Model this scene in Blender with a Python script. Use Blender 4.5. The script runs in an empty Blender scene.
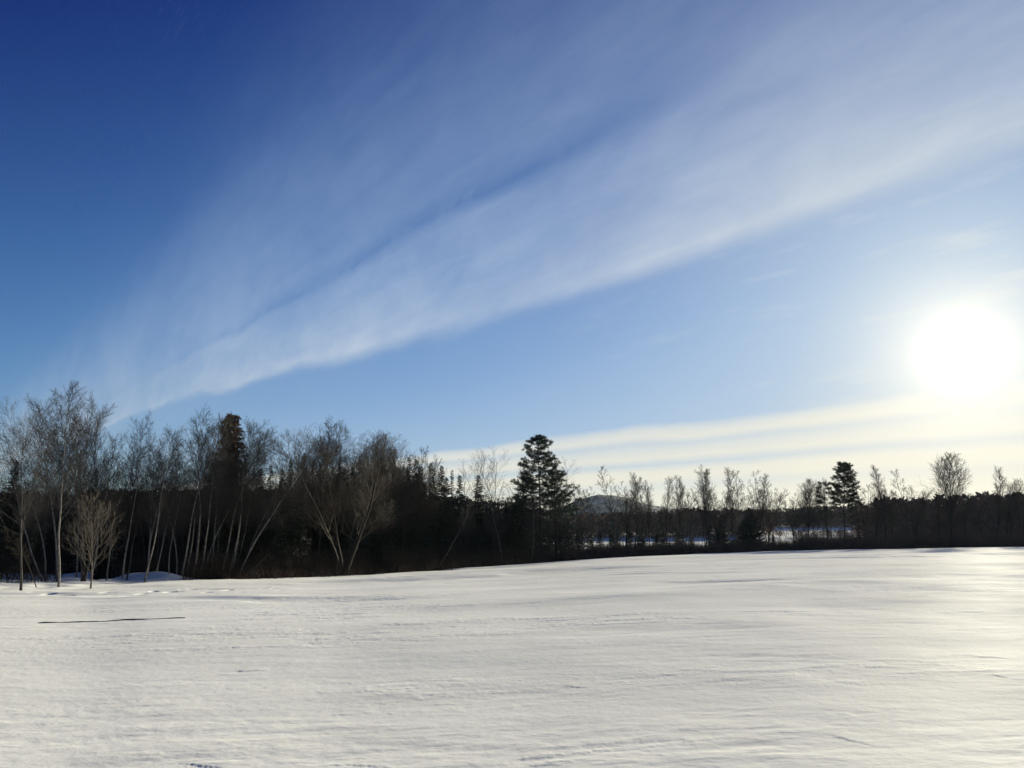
import bpy, math, random
import numpy as np
from mathutils import Vector, Matrix

S = bpy.context.scene
COL = S.collection
R = math.radians
rng = np.random.default_rng(7)

# ------------------------------------------------------------------ camera
F = 739.6
PITCH = math.atan(136 / F)
EYE = 1.6
cam = bpy.data.cameras.new('camera')
cam_o = bpy.data.objects.new('camera', cam)
COL.objects.link(cam_o)
S.camera = cam_o
cam.lens = 26
cam.sensor_width = 36
cam.clip_end = 20000
cam_o.location = (0, 0, EYE)
cam_o.rotation_euler = (math.pi / 2 + PITCH, 0, 0)


def ray(u, v):
    s = (384 - v) / F
    return Vector(((u - 512) / F, math.cos(PITCH) - s * math.sin(PITCH),
                   math.sin(PITCH) + s * math.cos(PITCH))).normalized()


def azel(u, v):
    d = ray(u, v)
    return math.atan2(d.x, d.y), math.atan2(d.z, math.hypot(d.x, d.y))


SUN = ray(963, 352)
SUN_EL = math.asin(SUN.z)
SUN_AZ = math.atan2(SUN.x, SUN.y)


# ------------------------------------------------------------------ noise
def _hash(ix, iy, seed):
    h = (ix.astype(np.int64) * 374761393 + iy.astype(np.int64) * 668265263 + seed * 1274126177) & 0xffffffff
    h = ((h ^ (h >> 13)) * 1274126177) & 0xffffffff
    return ((h ^ (h >> 16)) & 0xffff) / 65535.0


def vnoise(x, y, seed=0):
    ix, iy = np.floor(x), np.floor(y)
    fx, fy = x - ix, y - iy
    fx = fx * fx * fx * (fx * (fx * 6 - 15) + 10)
    fy = fy * fy * fy * (fy * (fy * 6 - 15) + 10)
    a, b = _hash(ix, iy, seed), _hash(ix + 1, iy, seed)
    c, d = _hash(ix, iy + 1, seed), _hash(ix + 1, iy + 1, seed)
    return (a + (b - a) * fx) * (1 - fy) + (c + (d - c) * fx) * fy - 0.5


def fbm(x, y, seed=0, oct=4, gain=0.5):
    s, a = 0, 1.0
    for k in range(oct):
        s = s + a * vnoise(x, y, seed + k * 17)
        x, y, a = x * 2.03 + 11.3, y * 2.03 - 7.7, a * gain
    return s


def sstep(a, b, x):
    t = np.clip((x - a) / (b - a), 0, 1)
    return t * t * (3 - 2 * t)


# ------------------------------------------------------------------ terrain
EDGE = [(-250, 600, 38), (0, 592, 43), (60, 590, 46), (95, 588.5, 50), (150, 583.5, 54), (235, 580, 60), (345, 577, 70),
        (430, 571, 81), (520, 566, 98), (560, 562.5, 110), (620, 557.5, 127), (700, 553.5, 148),
        (800, 550.5, 170), (900, 549, 186), (1024, 547.5, 196), (1300, 547, 195)]
_ea, _ed, _ez = [], [], []
for _u, _v, _d in EDGE:
    a_, e_ = azel(_u, _v)
    _ea.append(a_)
    _ed.append(_d)
    _ez.append(EYE + _d * math.tan(e_))
_ea = [-math.pi, -1.2] + _ea + [1.2, math.pi]
_ed = [60, 50] + _ed + [170, 60]
_ez = [-1.5, -2.0] + _ez + [-4.0, -1.5]


_ta = np.linspace(-math.pi, math.pi, 2881)
_k = np.exp(-.5 * (np.arange(-40, 41) / 14.0) ** 2)
_k /= _k.sum()
_td = np.convolve(np.pad(np.interp(_ta, _ea, _ed), 40, mode='edge'), _k, 'valid')
_tz = np.convolve(np.pad(np.interp(_ta, _ea, _ez), 40, mode='edge'), _k, 'valid')
_ea, _ed, _ez = _ta, _td, _tz


def edge_d(a):
    return np.interp(a, _ea, _ed)


def terrain(x, y, fine=False):
    x, y = np.asarray(x, float), np.asarray(y, float)
    r = np.hypot(x, y)
    a = np.arctan2(x, y)
    D, zE = edge_d(a), np.interp(a, _ea, _ez)
    wob = fbm(a * 40, r * 0, 91, 3) * 2.5
    t = r / (D)
    z_in = zE * np.clip(t, 0, 1) ** 1.2
    o = np.maximum(r - D, 0)
    # right hand: hollow, then open far field rising
    zr = np.select([o < 40, r < 400, r < 620, r < 900],
                   [zE - 1.2 * o / 40,
                    (zE - 1.2) + (-9.3 - zE + 1.2) * np.clip((r - D - 40) / np.maximum(400 - D - 40, 1), 0, 1),
                    -9.3 + (r - 400) / 220 * 4.8,
                    -4.5 + (r - 620) / 280 * 3.5], -1.0 + (np.minimum(r, 6000) - 900) * 0.0012)
    # left hand: wood floor, then wooded rise
    zl = zE - 0.018 * np.minimum(o, 40)
    zl = zl + 17.0 * sstep(40, 420, o) + np.maximum(o - 420, 0) * 0.001
    w = sstep(R(-14), R(-3), a)
    z_out = zl * (1 - w) + zr * w
    z = np.where(r <= D, z_in, z_out)
    if fine:
        z = z + fine_snow(x, y, r, D, a)
    return z


CRACKS = []
for (u0, v0, u1, v1, h) in [(176, 756.5, 236, 763, .0050), (318, 760, 346, 760.5, .003), (334, 758.5, 394, 762, .0042),
                            (85, 700, 160, 697, .003), (30, 720, 68, 719, .003), (555, 681, 590, 683, .005), (235, 669, 270, 668, .010),
                            (985, 668, 1016, 674, .007), (330, 710, 382, 707, .004), (820, 727, 880, 741, .005), (950, 650, 1020, 654, .008)]:
    pass
    a0, e0 = azel(u0, v0)
    a1, e1 = azel(u1, v1)
    # near field: intersect with plane close to the slope there
    def hit(a, e):
        rr = 5.0
        for _ in range(40):
            z = float(terrain(rr * math.sin(a), rr * math.cos(a)))
            rr = (EYE - z) / math.tan(-e)
        return rr * math.sin(a), rr * math.cos(a)
    CRACKS.append((hit(a0, e0), hit(a1, e1), h))


def fine_snow(x, y, r, D, a):
    infield = 1 - sstep(0.0, 3.0, r - D)
    # wind axis: roughly across the view, slightly turned
    c, s = math.cos(R(12)), math.sin(R(12))
    p, q = x * c + y * s, -x * s + y * c
    wx = fbm(p * .15, q * .15, 5, 3) * 2.0
    big = fbm(p / 34, q / 9 + wx * .3, 1, 3) * 0.30
    mid = fbm(p / 7.0 + wx * .2, q / 1.9, 2, 4) * 0.018
    # crusty sastrugi, thin plates with broken edges
    zone = sstep(-.02, .25, fbm(p / 7 + 3, q / 3.0, 4, 3))
    n1 = fbm(p / 1.5, q / .42, 3, 5, .6)
    n2 = fbm(p / .55 + 9, q / .17, 13, 4, .6)
    sas = (sstep(.10, .15, n1) * .0050 + sstep(.30, .34, n1) * .0042) * zone * np.clip(r / 14, .45, 1.3)
    sas = sas + sstep(.16, .22, n2) * .0032 * (.25 + .75 * zone)
    small = fbm(p / .6, q / .22, 6, 4) * 0.005 * (0.25 + 1.5 * sstep(-.1, .3, fbm(p / 3, q / 2, 9, 2)))
    grain = fbm(p / .11, q / .075, 7, 2) * 0.0022
    # trampled patch close to the left hand trees
    dx, dy = (x + 17.5) / 6.5, (y - 36) / 4.5
    tr = np.exp(-(dx * dx + dy * dy) * 1.2)
    tramp = -np.clip(vnoise(p / .5, q / .9, 12) - .22, 0, 1) * 0.38 * tr
    z = (big * np.clip(r / 20, .3, 1) + mid + sas + small + grain + tramp)
    # crust edges
    for (A, B, h) in CRACKS:
        ax, ay = A
        bx, by = B
        L = math.hypot(bx - ax, by - ay)
        tx, ty = (bx - ax) / L, (by - ay) / L
        m = (np.abs(x - (ax + bx) / 2) < L) & (np.abs(y - (ay + by) / 2) < L + .6)
        if not m.any():
            continue
        lx, ly = x[m] - ax, y[m] - ay
        t = (lx * tx + ly * ty)
        n = -lx * ty + ly * tx
        n = n * (1 if ty * 0 + tx > 0 else -1) + fbm(t / .12, t * 0 + h * 900, 21, 3) * .07 * min(L, 1.0)
        taper = np.clip(t / (.25 * L), 0, 1) * np.clip((L - t) / (.3 * L), 0, 1)
        step = sstep(-.006, .006, n) * np.exp(-np.maximum(n, 0) / .22)
        gap = -np.exp(-((n + .012) / .010) ** 2) * .3
        z[m] += h * taper * (step + gap)
    # low bank left in the shade beside the sapling
    A0, _ = azel(150, 583)
    bx, by = 59.5 * math.sin(A0), 59.5 * math.cos(A0)
    z = z * infield
    px, py = (x - bx), (y - by)
    z = z + .42 * np.exp(-((px / 2.3) ** 4 + (py / 1.2) ** 2))
    z = z + (1 - infield) * fbm(x / 3, y / 3, 31, 3) * .25 * np.clip(1.6 - r / 300, .0, 1)
    return z


def mesh_from(name, V, quads=None, tris=None, smooth=False):
    me = bpy.data.meshes.new(name)
    V = np.asarray(V, np.float32).reshape(-1, 3)
    q = np.zeros((0, 4), np.int32) if quads is None else np.asarray(quads, np.int32).reshape(-1, 4)
    t = np.zeros((0, 3), np.int32) if tris is None else np.asarray(tris, np.int32).reshape(-1, 3)
    me.vertices.add(len(V))
    me.vertices.foreach_set('co', V.ravel())
    nl = q.size + t.size
    me.loops.add(nl)
    me.loops.foreach_set('vertex_index', np.concatenate([q.ravel(), t.ravel()]).astype(np.int32))
    me.polygons.add(len(q) + len(t))
    st = np.concatenate([np.arange(len(q)) * 4, q.size + np.arange(len(t)) * 3]).astype(np.int32)
    me.polygons.foreach_set('loop_start', st)
    if smooth:
        me.polygons.foreach_set('use_smooth', np.ones(len(st), bool))
    me.update(calc_edges=True)
    return me


def grid_quads(nr, nc, wrap=False):
    i = np.arange(nr - 1)[:, None]
    j = np.arange(nc if wrap else nc - 1)[None, :]
    j2 = (j + 1) % nc
    return np.stack([i * nc + j + 0 * i, i * nc + j2 + 0 * i, (i + 1) * nc + j2, (i + 1) * nc + j + 0 * i], -1).reshape(-1, 4)


# ------------------------------------------------------------------ materials
class NB:
    """small node builder: numbers or sockets in, socket out"""

    def __init__(s, nt):
        s.nt = nt

    def n(s, typ, **kw):
        nd = s.nt.nodes.new(typ)
        for k, v in kw.items():
            setattr(nd, k, v)
        return nd

    def put(s, sock, v):
        if isinstance(v, bpy.types.NodeSocket):
            s.nt.links.new(v, sock)
        elif v is not None:
            sock.default_value = v

    def m(s, op, a, b=None, c=None, clamp=False):
        nd = s.n('ShaderNodeMath', operation=op, use_clamp=clamp)
        for i, v in enumerate((a, b, c)):
            s.put(nd.inputs[i], v)
        return nd.outputs[0]

    def vm(s, op, a, b=None, out=0):
        nd = s.n('ShaderNodeVectorMath', operation=op)
        s.put(nd.inputs[0], a)
        s.put(nd.inputs[1], b)
        return nd.outputs['Value'] if op in ('DOT_PRODUCT', 'LENGTH') else nd.outputs[0]

    def mix(s, f, a, b, blend='MIX'):
        nd = s.n('ShaderNodeMix', data_type='RGBA', blend_type=blend)
        s.put(nd.inputs[0], f)
        s.put(nd.inputs[6], a)
        s.put(nd.inputs[7], b)
        return nd.outputs[2]

    def noise(s, vec, scale, detail=4, rough=.5, out='Fac', dist=0):
        nd = s.n('ShaderNodeTexNoise')
        s.put(nd.inputs['Vector'], vec)
        nd.inputs['Scale'].default_value = scale
        nd.inputs['Detail'].default_value = detail
        nd.inputs['Roughness'].default_value = rough
        nd.inputs['Distortion'].default_value = dist
        return nd.outputs[out]

    def ramp(s, f, stops, interp='LINEAR'):
        nd = s.n('ShaderNodeValToRGB')
        cr = nd.color_ramp
        cr.interpolation = interp
        while len(cr.elements) < len(stops):
            cr.elements.new(0.5)
        for e, (p, c) in zip(cr.elements, stops):
            e.position = p
            e.color = (c, c, c, 1) if not isinstance(c, tuple) else (*c, 1)
        s.put(nd.inputs[0], f)
        return nd.outputs[0]

    def comb(s, x, y, z):
        nd = s.n('ShaderNodeCombineXYZ')
        for i, v in enumerate((x, y, z)):
            s.put(nd.inputs[i], v)
        return nd.outputs[0]


def mat(name):
    m = bpy.data.materials.new(name)
    m.use_nodes = True
    nt = m.node_tree
    return m, NB(nt), nt.nodes['Principled BSDF']


def bark(name, c1, c2, scale=6, stretch=.25, spec=.2, rough=.85, bump=.3):
    m, b, p = mat(name)
    co = b.n('ShaderNodeTexCoord').outputs['Object']
    v = b.vm('MULTIPLY', co, (1, 1, stretch))
    f = b.noise(v, scale, 5, .6)
    oi = b.n('ShaderNodeObjectInfo').outputs['Random']
    f2 = b.m('ADD', b.m('MULTIPLY', b.m('SUBTRACT', f, .5), 2.2), b.m('ADD', .35, b.m('MULTIPLY', oi, .3)), clamp=True)
    b.put(p.inputs['Base Color'], b.mix(f2, (*c1, 1), (*c2, 1)))
    p.inputs['Roughness'].default_value = rough
    p.inputs['Specular IOR Level'].default_value = spec
    return m


M = {}
M['birch_bark'] = bark('birch_bark', (.06, .05, .042), (.30, .275, .24), 3.2, .9)
M['birch_twig'] = bark('birch_twig', (.018, .016, .016), (.045, .041, .040), 5)
M['grey_bark'] = bark('grey_bark', (.030, .026, .022), (.095, .085, .072), 5)
M['dark_bark'] = bark('dark_bark', (.016, .013, .011), (.055, .046, .038), 5)
M['brown_twig'] = bark('brown_twig', (.022, .016, .013), (.060, .046, .036), 4)
M['tan_bark'] = bark('tan_bark', (.08, .066, .052), (.20, .17, .135), 5)
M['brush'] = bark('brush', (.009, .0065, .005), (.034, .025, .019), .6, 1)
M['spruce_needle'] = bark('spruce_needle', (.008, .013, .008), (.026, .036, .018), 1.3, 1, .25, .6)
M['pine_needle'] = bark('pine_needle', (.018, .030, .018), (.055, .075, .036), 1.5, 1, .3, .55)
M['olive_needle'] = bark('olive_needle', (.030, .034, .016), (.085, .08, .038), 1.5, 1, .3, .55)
M['cone_brown'] = bark('cone_brown', (.08, .042, .022), (.21, .105, .05), 3, 1)
M['far_wood'] = bark('far_wood', (.09, .046, .036), (.20, .11, .085), .05, 1)
M['brush_far'] = bark('brush_far', (.036, .024, .019), (.10, .07, .056), .6, 1)
M['hill_wood'] = bark('hill_wood', (.012, .009, .008), (.038, .029, .025), .05, 1)
M['pole'] = bark('pole', (.02, .018, .016), (.07, .06, .05), 4)


def snow_material():
    m, b, p = mat('wind_crusted_snow')
    geo = b.n('ShaderNodeNewGeometry').outputs['Position']
    lit = b.n('ShaderNodeAttribute', attribute_name='litter').outputs['Fac']
    n1 = b.noise(geo, .45, 4, .6)
    streak = b.noise(b.vm('MULTIPLY', geo, (.10, .55, .3)), 1, 5, .6)
    col = b.mix(n1, (.80, .80, .795, 1), (.885, .885, .88, 1))
    col = b.mix(b.ramp(streak, [(.38, 0), (.62, .35)]), col, (.80, .79, .775, 1))
    patch = b.noise(b.vm('MULTIPLY', geo, (.05, .14, .1)), 1, 4, .55, dist=.6)
    col = b.mix(b.ramp(patch, [(.44, 0), (.60, .55)]), col, (.70, .70, .70, 1))
    # dark leaf litter and dead grass where the wood floor shows
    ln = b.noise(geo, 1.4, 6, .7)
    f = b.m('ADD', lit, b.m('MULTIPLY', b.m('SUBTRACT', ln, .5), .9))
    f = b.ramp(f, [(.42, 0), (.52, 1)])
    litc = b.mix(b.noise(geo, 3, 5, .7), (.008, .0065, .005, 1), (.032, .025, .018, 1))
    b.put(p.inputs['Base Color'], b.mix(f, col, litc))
    b.put(p.inputs['Roughness'], b.m('ADD', b.m('MULTIPLY', n1, .22), .42))
    p.inputs['Specular IOR Level'].default_value = 0
    cam_d = b.vm('LENGTH', geo)
    k1 = b.n('ShaderNodeBump')
    k1.inputs['Strength'].default_value = .5
    k1.inputs['Distance'].default_value = .008
    b.put(k1.inputs['Height'], b.noise(b.vm('MULTIPLY', geo, (17, 25, 17)), 1, 6, .7))
    k2 = b.n('ShaderNodeBump')
    k2.inputs['Strength'].default_value = .13
    k2.inputs['Distance'].default_value = .12
    b.put(k2.inputs['Height'], b.noise(b.vm('MULTIPLY', geo, (.7, 1.9, 1)), 1, 5, .6))
    b.put(k2.inputs['Normal'], k1.outputs[0])
    b.put(p.inputs['Normal'], k2.outputs[0])
    # icy glaze: a faint rough sheen
    gl = b.n('ShaderNodeBsdfGlossy')
    gl.inputs['Roughness'].default_value = .58
    b.put(gl.inputs['Normal'], k2.outputs[0])
    mx = b.n('ShaderNodeMixShader')
    b.put(mx.inputs[0], b.m('MULTIPLY', b.m('SUBTRACT', 1, f), b.m('MULTIPLY', n1, .034)))
    b.nt.links.new(p.outputs[0], mx.inputs[1])
    b.nt.links.new(gl.outputs[0], mx.inputs[2])
    b.nt.links.new(mx.outputs[0], b.nt.nodes['Material Output'].inputs['Surface'])
    return m


def link(name, me, mt=None, parent=None):
    o = bpy.data.objects.new(name, me)
    if mt is not None and not me.materials:
        me.materials.append(mt)
    COL.objects.link(o)
    if parent is not None:
        o.parent = parent
    return o


def tag(o, label=None, cat=None, group=None, kind=None):
    for k, v in (('label', label), ('category', cat), ('group', group), ('kind', kind)):
        if v:
            o[k] = v
    return o


# ------------------------------------------------------------------ ground
def build_ground():
    rr = np.concatenate([np.linspace(.05, 2.6, 14), np.geomspace(2.7, 215, 1050), np.geomspace(217, 6500, 130)])
    az = np.concatenate([np.linspace(-math.pi, R(-40), 60)[:-1], np.linspace(R(-40), R(40), 1000), np.linspace(R(40), math.pi, 60)[1:]])
    az = az[:-1]
    RR, AZ = np.meshgrid(rr, az, indexing='ij')
    x, y = RR * np.sin(AZ), RR * np.cos(AZ)
    z = terrain(x, y, True)
    me = mesh_from('ground', np.stack([x, y, z], -1), grid_quads(len(rr), len(az), True)[:, ::-1], smooth=True)
    D = edge_d(AZ)
    o = RR - D + fbm(AZ * 60, RR * .2, 41, 3) * 2.0
    uA = AZ
    aL0, aL1 = azel(62, 588)[0], azel(118, 588)[0]
    leftsnow = 1 - sstep(aL0, aL1, uA)
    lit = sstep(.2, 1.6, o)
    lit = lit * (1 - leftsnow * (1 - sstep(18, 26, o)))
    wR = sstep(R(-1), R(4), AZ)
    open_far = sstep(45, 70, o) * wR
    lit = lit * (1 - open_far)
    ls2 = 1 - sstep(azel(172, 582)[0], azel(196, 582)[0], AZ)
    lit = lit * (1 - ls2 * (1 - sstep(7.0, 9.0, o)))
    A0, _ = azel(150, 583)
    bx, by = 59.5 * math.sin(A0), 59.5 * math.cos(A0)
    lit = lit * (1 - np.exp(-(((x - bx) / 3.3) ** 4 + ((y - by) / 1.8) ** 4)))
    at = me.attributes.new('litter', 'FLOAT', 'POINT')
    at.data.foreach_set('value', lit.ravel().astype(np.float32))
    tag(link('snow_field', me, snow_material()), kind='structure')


build_ground()


def gz(x, y):
    return float(terrain(np.array([x]), np.array([y]))[0])


def at(u, D, v=560):
    a, _ = azel(u, v)
    x, y = D * math.sin(a), D * math.cos(a)
    return x, y, gz(x, y)


def place(u, off, vtop, absolute=False):
    """ground point in picture column u, off metres behind the field's edge, and the height that reaches row vtop"""
    a, _ = azel(u, 565)
    D = off if absolute else float(edge_d(a)) + off
    x, y = D * math.sin(a), D * math.cos(a)
    z = gz(x, y)
    _, e = azel(u, vtop)
    return (x, y, z - .08), EYE + D * math.tan(e) - z, a


# ------------------------------------------------------------------ trees: vectorised growth
def norm(v):
    return v / np.maximum(np.linalg.norm(v, axis=-1, keepdims=True), 1e-9)


def poly(start, d, L, r0, r1, K, trop, wander, g):
    """M polylines of K points"""
    Mn = len(start)
    P = np.zeros((Mn, K, 3))
    P[:, 0] = start
    step = (L / (K - 1))[:, None]
    d = norm(d)
    for k in range(1, K):
        P[:, k] = P[:, k - 1] + d * step
        d = norm(d + np.array([0, 0, 1.0]) * trop / K + g.normal(0, wander, (Mn, 3)))
    t = np.linspace(0, 1, K)[None, :]
    Rr = r0[:, None] * (1 - t) + r1[:, None] * t
    return P, Rr


def sprout(P, Rr, L, n, t0, t1, ang, lenf, trop, wander, K, rr, rmin, g, flat=0, angsd=9):
    Mn, KP = P.shape[:2]
    t = (np.arange(n)[None, :] + g.uniform(0, 1, (Mn, n))) / n
    tt = t0 + (t1 - t0) * t
    f = tt * (KP - 1)
    i = np.minimum(f.astype(int), KP - 2)
    w = (f - i)[..., None]
    m = np.arange(Mn)[:, None]
    start = P[m, i] * (1 - w) + P[m, i + 1] * w
    T = norm(P[m, i + 1] - P[m, i])
    rad = Rr[m, i] * (1 - w[..., 0]) + Rr[m, i + 1] * w[..., 0]
    ref = np.where(np.abs(T[..., 2:3]) > .9, np.array([1.0, 0, 0]), np.array([0, 0, 1.0]))
    A = norm(np.cross(T, ref))
    B = np.cross(T, A)
    ph = np.arange(n)[None, :] * 2.39996 + g.uniform(0, 6.28, (Mn, 1)) + g.normal(0, .5, (Mn, n))
    if flat:
        ph = np.where(np.arange(n)[None, :] % 2 == 0, 0, math.pi) + g.normal(0, flat, (Mn, n))
    al = np.radians(np.clip(g.normal(ang, angsd, (Mn, n)), 8, 100))
    dr = T * np.cos(al)[..., None] + (A * np.cos(ph)[..., None] + B * np.sin(ph)[..., None]) * np.sin(al)[..., None]
    LL = L[:, None] * lenf(t) * g.uniform(.7, 1.3, (Mn, n))
    r0 = np.maximum(np.minimum(rad * .8, rad * rr + 0 * rad), rmin)
    r1 = np.maximum(r0 * .35, rmin * .7)
    c = lambda q: q.reshape(Mn * n, *q.shape[2:])
    Pn, Rn = poly(c(start), c(dr), c(LL), c(r0), c(r1), K, trop, wander, g)
    return Pn, Rn, c(LL)


class Geo:
    def __init__(s):
        s.V, s.Q, s.n = [], [], 0

    def tubes(s, P, Rr, sides):
        Mn, K = P.shape[:2]
        T = np.zeros_like(P)
        T[:, 1:-1] = P[:, 2:] - P[:, :-2]
        T[:, 0] = P[:, 1] - P[:, 0]
        T[:, -1] = P[:, -1] - P[:, -2]
        T = norm(T)
        T0 = norm(P[:, -1] - P[:, 0])[:, None, :]
        ref = np.where(np.abs(T0[..., 2:3]) > .8, np.array([1.0, 0, 0]), np.array([0, 0, 1.0]))
        A = norm(np.cross(T, np.broadcast_to(ref, T.shape)))
        B = np.cross(T, A)
        th = np.arange(sides) * 2 * math.pi / sides
        ring = A[:, :, None] * np.cos(th)[None, None, :, None] + B[:, :, None] * np.sin(th)[None, None, :, None]
        V = P[:, :, None] + ring * Rr[:, :, None, None]
        q = grid_quads(K, sides, True)
        Q = (np.arange(Mn)[:, None, None] * (K * sides) + q[None]) + s.n
        s.V.append(V.reshape(-1, 3))
        s.Q.append(Q.reshape(-1, 4))
        s.n += Mn * K * sides

    def blades(s, base, d, side, L, w0, w1):
        """flat tapering leaves / needle sprays: quads from base along d"""
        d, side = norm(d), norm(side)
        b = base[:, None]
        V = np.stack([base - side * w0[:, None], base + side * w0[:, None],
                      base + d * L[:, None] + side * w1[:, None], base + d * L[:, None] - side * w1[:, None]], 1)
        Q = np.arange(len(base) * 4).reshape(-1, 4) + s.n
        s.V.append(V.reshape(-1, 3))
        s.Q.append(Q)
        s.n += len(base) * 4

    def mesh(s, name, mt, smooth=False):
        me = mesh_from(name, np.concatenate(s.V), np.concatenate(s.Q), smooth=smooth)
        me.materials.append(mt)
        return me


def bare_tree(seed, H=15, stems=1, spread=0, r0=.12, n1=40, t0=.3, ang1=45, len1=.25, prof='column', trop1=.5,
              n2=7, n3=6, n4=0, trunk_wander=.035, ang2=38, bow=0, bark_m='grey_bark', twig_m='birch_twig', trop2=.5, tw=.006, stem_var=.25):
    g = np.random.default_rng(seed)
    st = g.normal(0, .12 if stems > 1 else 0, (stems, 3)) * [1, 1, 0]
    az = np.arange(stems) * 2 * math.pi / max(stems, 1) + g.uniform(0, 6)
    sp = np.radians(spread * g.uniform(.5, 1.15, stems)) if stems > 1 else np.zeros(1)
    d = np.stack([np.sin(sp) * np.cos(az), np.sin(sp) * np.sin(az), np.cos(sp)], -1)
    if bow:
        d = d + np.array([bow, 0, 0])
    L = H * (1 - stem_var * g.uniform(0, 1, stems) * (stems > 1))
    rr = r0 * g.uniform(.7, 1.1, stems) if stems > 1 else np.full(1, r0)
    P0, R0 = poly(st, d, L, rr, rr * .10, 16, .35 if stems > 1 or bow else .05, trunk_wander, g)
    R0 = np.maximum(R0, .012)
    R0[:, 0] *= 1.35
    if prof == 'column':
        lf = lambda t: len1 * (1.0 - .62 * t)
    elif prof == 'oval':
        lf = lambda t: len1 * (.55 + .75 * np.sin(np.clip(t * 1.05 + .12, 0, 1) * math.pi)) * (1 - .35 * t)
    elif prof == 'fan':
        lf = lambda t: len1 * (1.1 - .55 * t)
    else:
        lf = lambda t: len1 * (1.25 - .95 * t)
    P1, R1, L1 = sprout(P0, R0, L, n1, t0, .985, ang1, lf, trop1, .06, 8, .42, .012, g)
    P2, R2, L2 = sprout(P1, R1, L1, n2, .18, .98, ang2, lambda t: .52 - .26 * t, trop2, .09, 5, .5, tw * 1.4, g)
    P3, R3, L3 = sprout(P2, R2, L2, n3, .12, .98, 36, lambda t: .62 - .25 * t, trop2 * .7, .10, 4, .5, tw, g)
    tr = Geo()
    tr.tubes(P0, R0, 8)
    cr = Geo()
    cr.tubes(P1, R1, 5)
    cr.tubes(P2, R2, 4)
    cr.tubes(P3, R3, 3)
    if n4:
        P4, R4, L4 = sprout(P3, R3, L3, n4, .15, .95, 36, lambda t: .65 - .2 * t, trop2 * .5, .10, 3, .6, tw * .85, g)
        cr.tubes(P4, R4, 3)
    zt = max(float(P0[..., 2].max()), float(P1[..., 2].max()))
    return dict(H=zt, parts=[('trunk', tr.mesh('trunk', M[bark_m], True)), ('crown', cr.mesh('crown', M[twig_m], True))])


def spruce(seed, H=14, R0=2.0, t0=.06, dens=1.0, mt='spruce_needle', bark_m='dark_bark', power=.85, droop=-.25, cones=False, blade=.30, flat_top=0, bw=.040):
    g = np.random.default_rng(seed)
    tr = Geo()
    P0, Rt = poly(np.zeros((1, 3)), np.array([[0, 0, 1.0]]), np.array([H]), np.array([H * .0105]), np.array([.012]), 14, .3, .006, g)
    tr.tubes(P0, Rt, 7)
    n = int(150 * dens)
    lf = lambda t: R0 / H * (np.maximum(1 - t * (1 - flat_top), 0) ** power + .02)
    P1, R1, L1 = sprout(P0, Rt, np.array([H]), n, t0, .995, 88, lf, droop, .05, 6, .22, .008, g, angsd=7)
    # upturned tips high up, lower boughs hang
    tr.tubes(P1, R1, 3)
    ge = Geo()
    cone = Geo()
    nb = 26
    for rep in range(2):
        Mn = len(P1)
        t = (np.arange(nb)[None] + g.uniform(0, 1, (Mn, nb))) / nb
        tt = .06 + .94 * t
        f = tt * 5
        i = np.minimum(f.astype(int), 4)
        w = (f - i)[..., None]
        m = np.arange(Mn)[:, None]
        b = P1[m, i] * (1 - w) + P1[m, i + 1] * w
        T = norm(P1[m, i + 1] - P1[m, i])
        sd = norm(np.cross(T, np.array([0, 0, 1.0])))
        sg = np.where((np.arange(nb) + rep) % 2 == 0, 1.0, -1.0)[None, :, None]
        d = T * g.uniform(.4, 1.1, (Mn, nb, 1)) + sd * sg * g.uniform(.3, 1.1, (Mn, nb, 1)) + np.array([0, 0, 1.0]) * g.normal(-.22, .3, (Mn, nb, 1))
        LL = (blade * (1.25 - .75 * t) * g.uniform(.6, 1.4, (Mn, nb))) * np.clip(L1[:, None] / 1.1, .55, 1.5)
        keep = g.uniform(0, 1, (Mn, nb)) < .93
        side = np.cross(d, g.normal(0, 1, (Mn, nb, 3)))
        c = lambda q: q[keep]
        W = np.clip(LL * .16, bw * .6, bw * 1.8)
        ge.blades(c(b), c(d), c(side), c(LL), c(W), c(W * .25))
        if cones:
            up = P0[0, -1, 2]
            kc = keep & (b[..., 2] > up * .60) & (g.uniform(0, 1, (Mn, nb)) < 1.15 * (b[..., 2] / up - .42) * 2)
            bb = b[kc] + g.normal(0, .07, (kc.sum(), 3))
            dd = np.array([0, 0, -1.0]) + g.normal(0, .4, (kc.sum(), 3))
            cone.blades(bb, dd, g.normal(0, 1, (kc.sum(), 3)), g.uniform(.14, .32, kc.sum()), np.full(kc.sum(), .045), np.full(kc.sum(), .02))
    parts = [('trunk', tr.mesh('trunk', M[bark_m], True)), ('crown', ge.mesh('crown', M[mt]))]
    if cones:
        parts.append(('cone_cluster', cone.mesh('cone_cluster', M['cone_brown'])))
    return dict(H=H, parts=parts)


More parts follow.
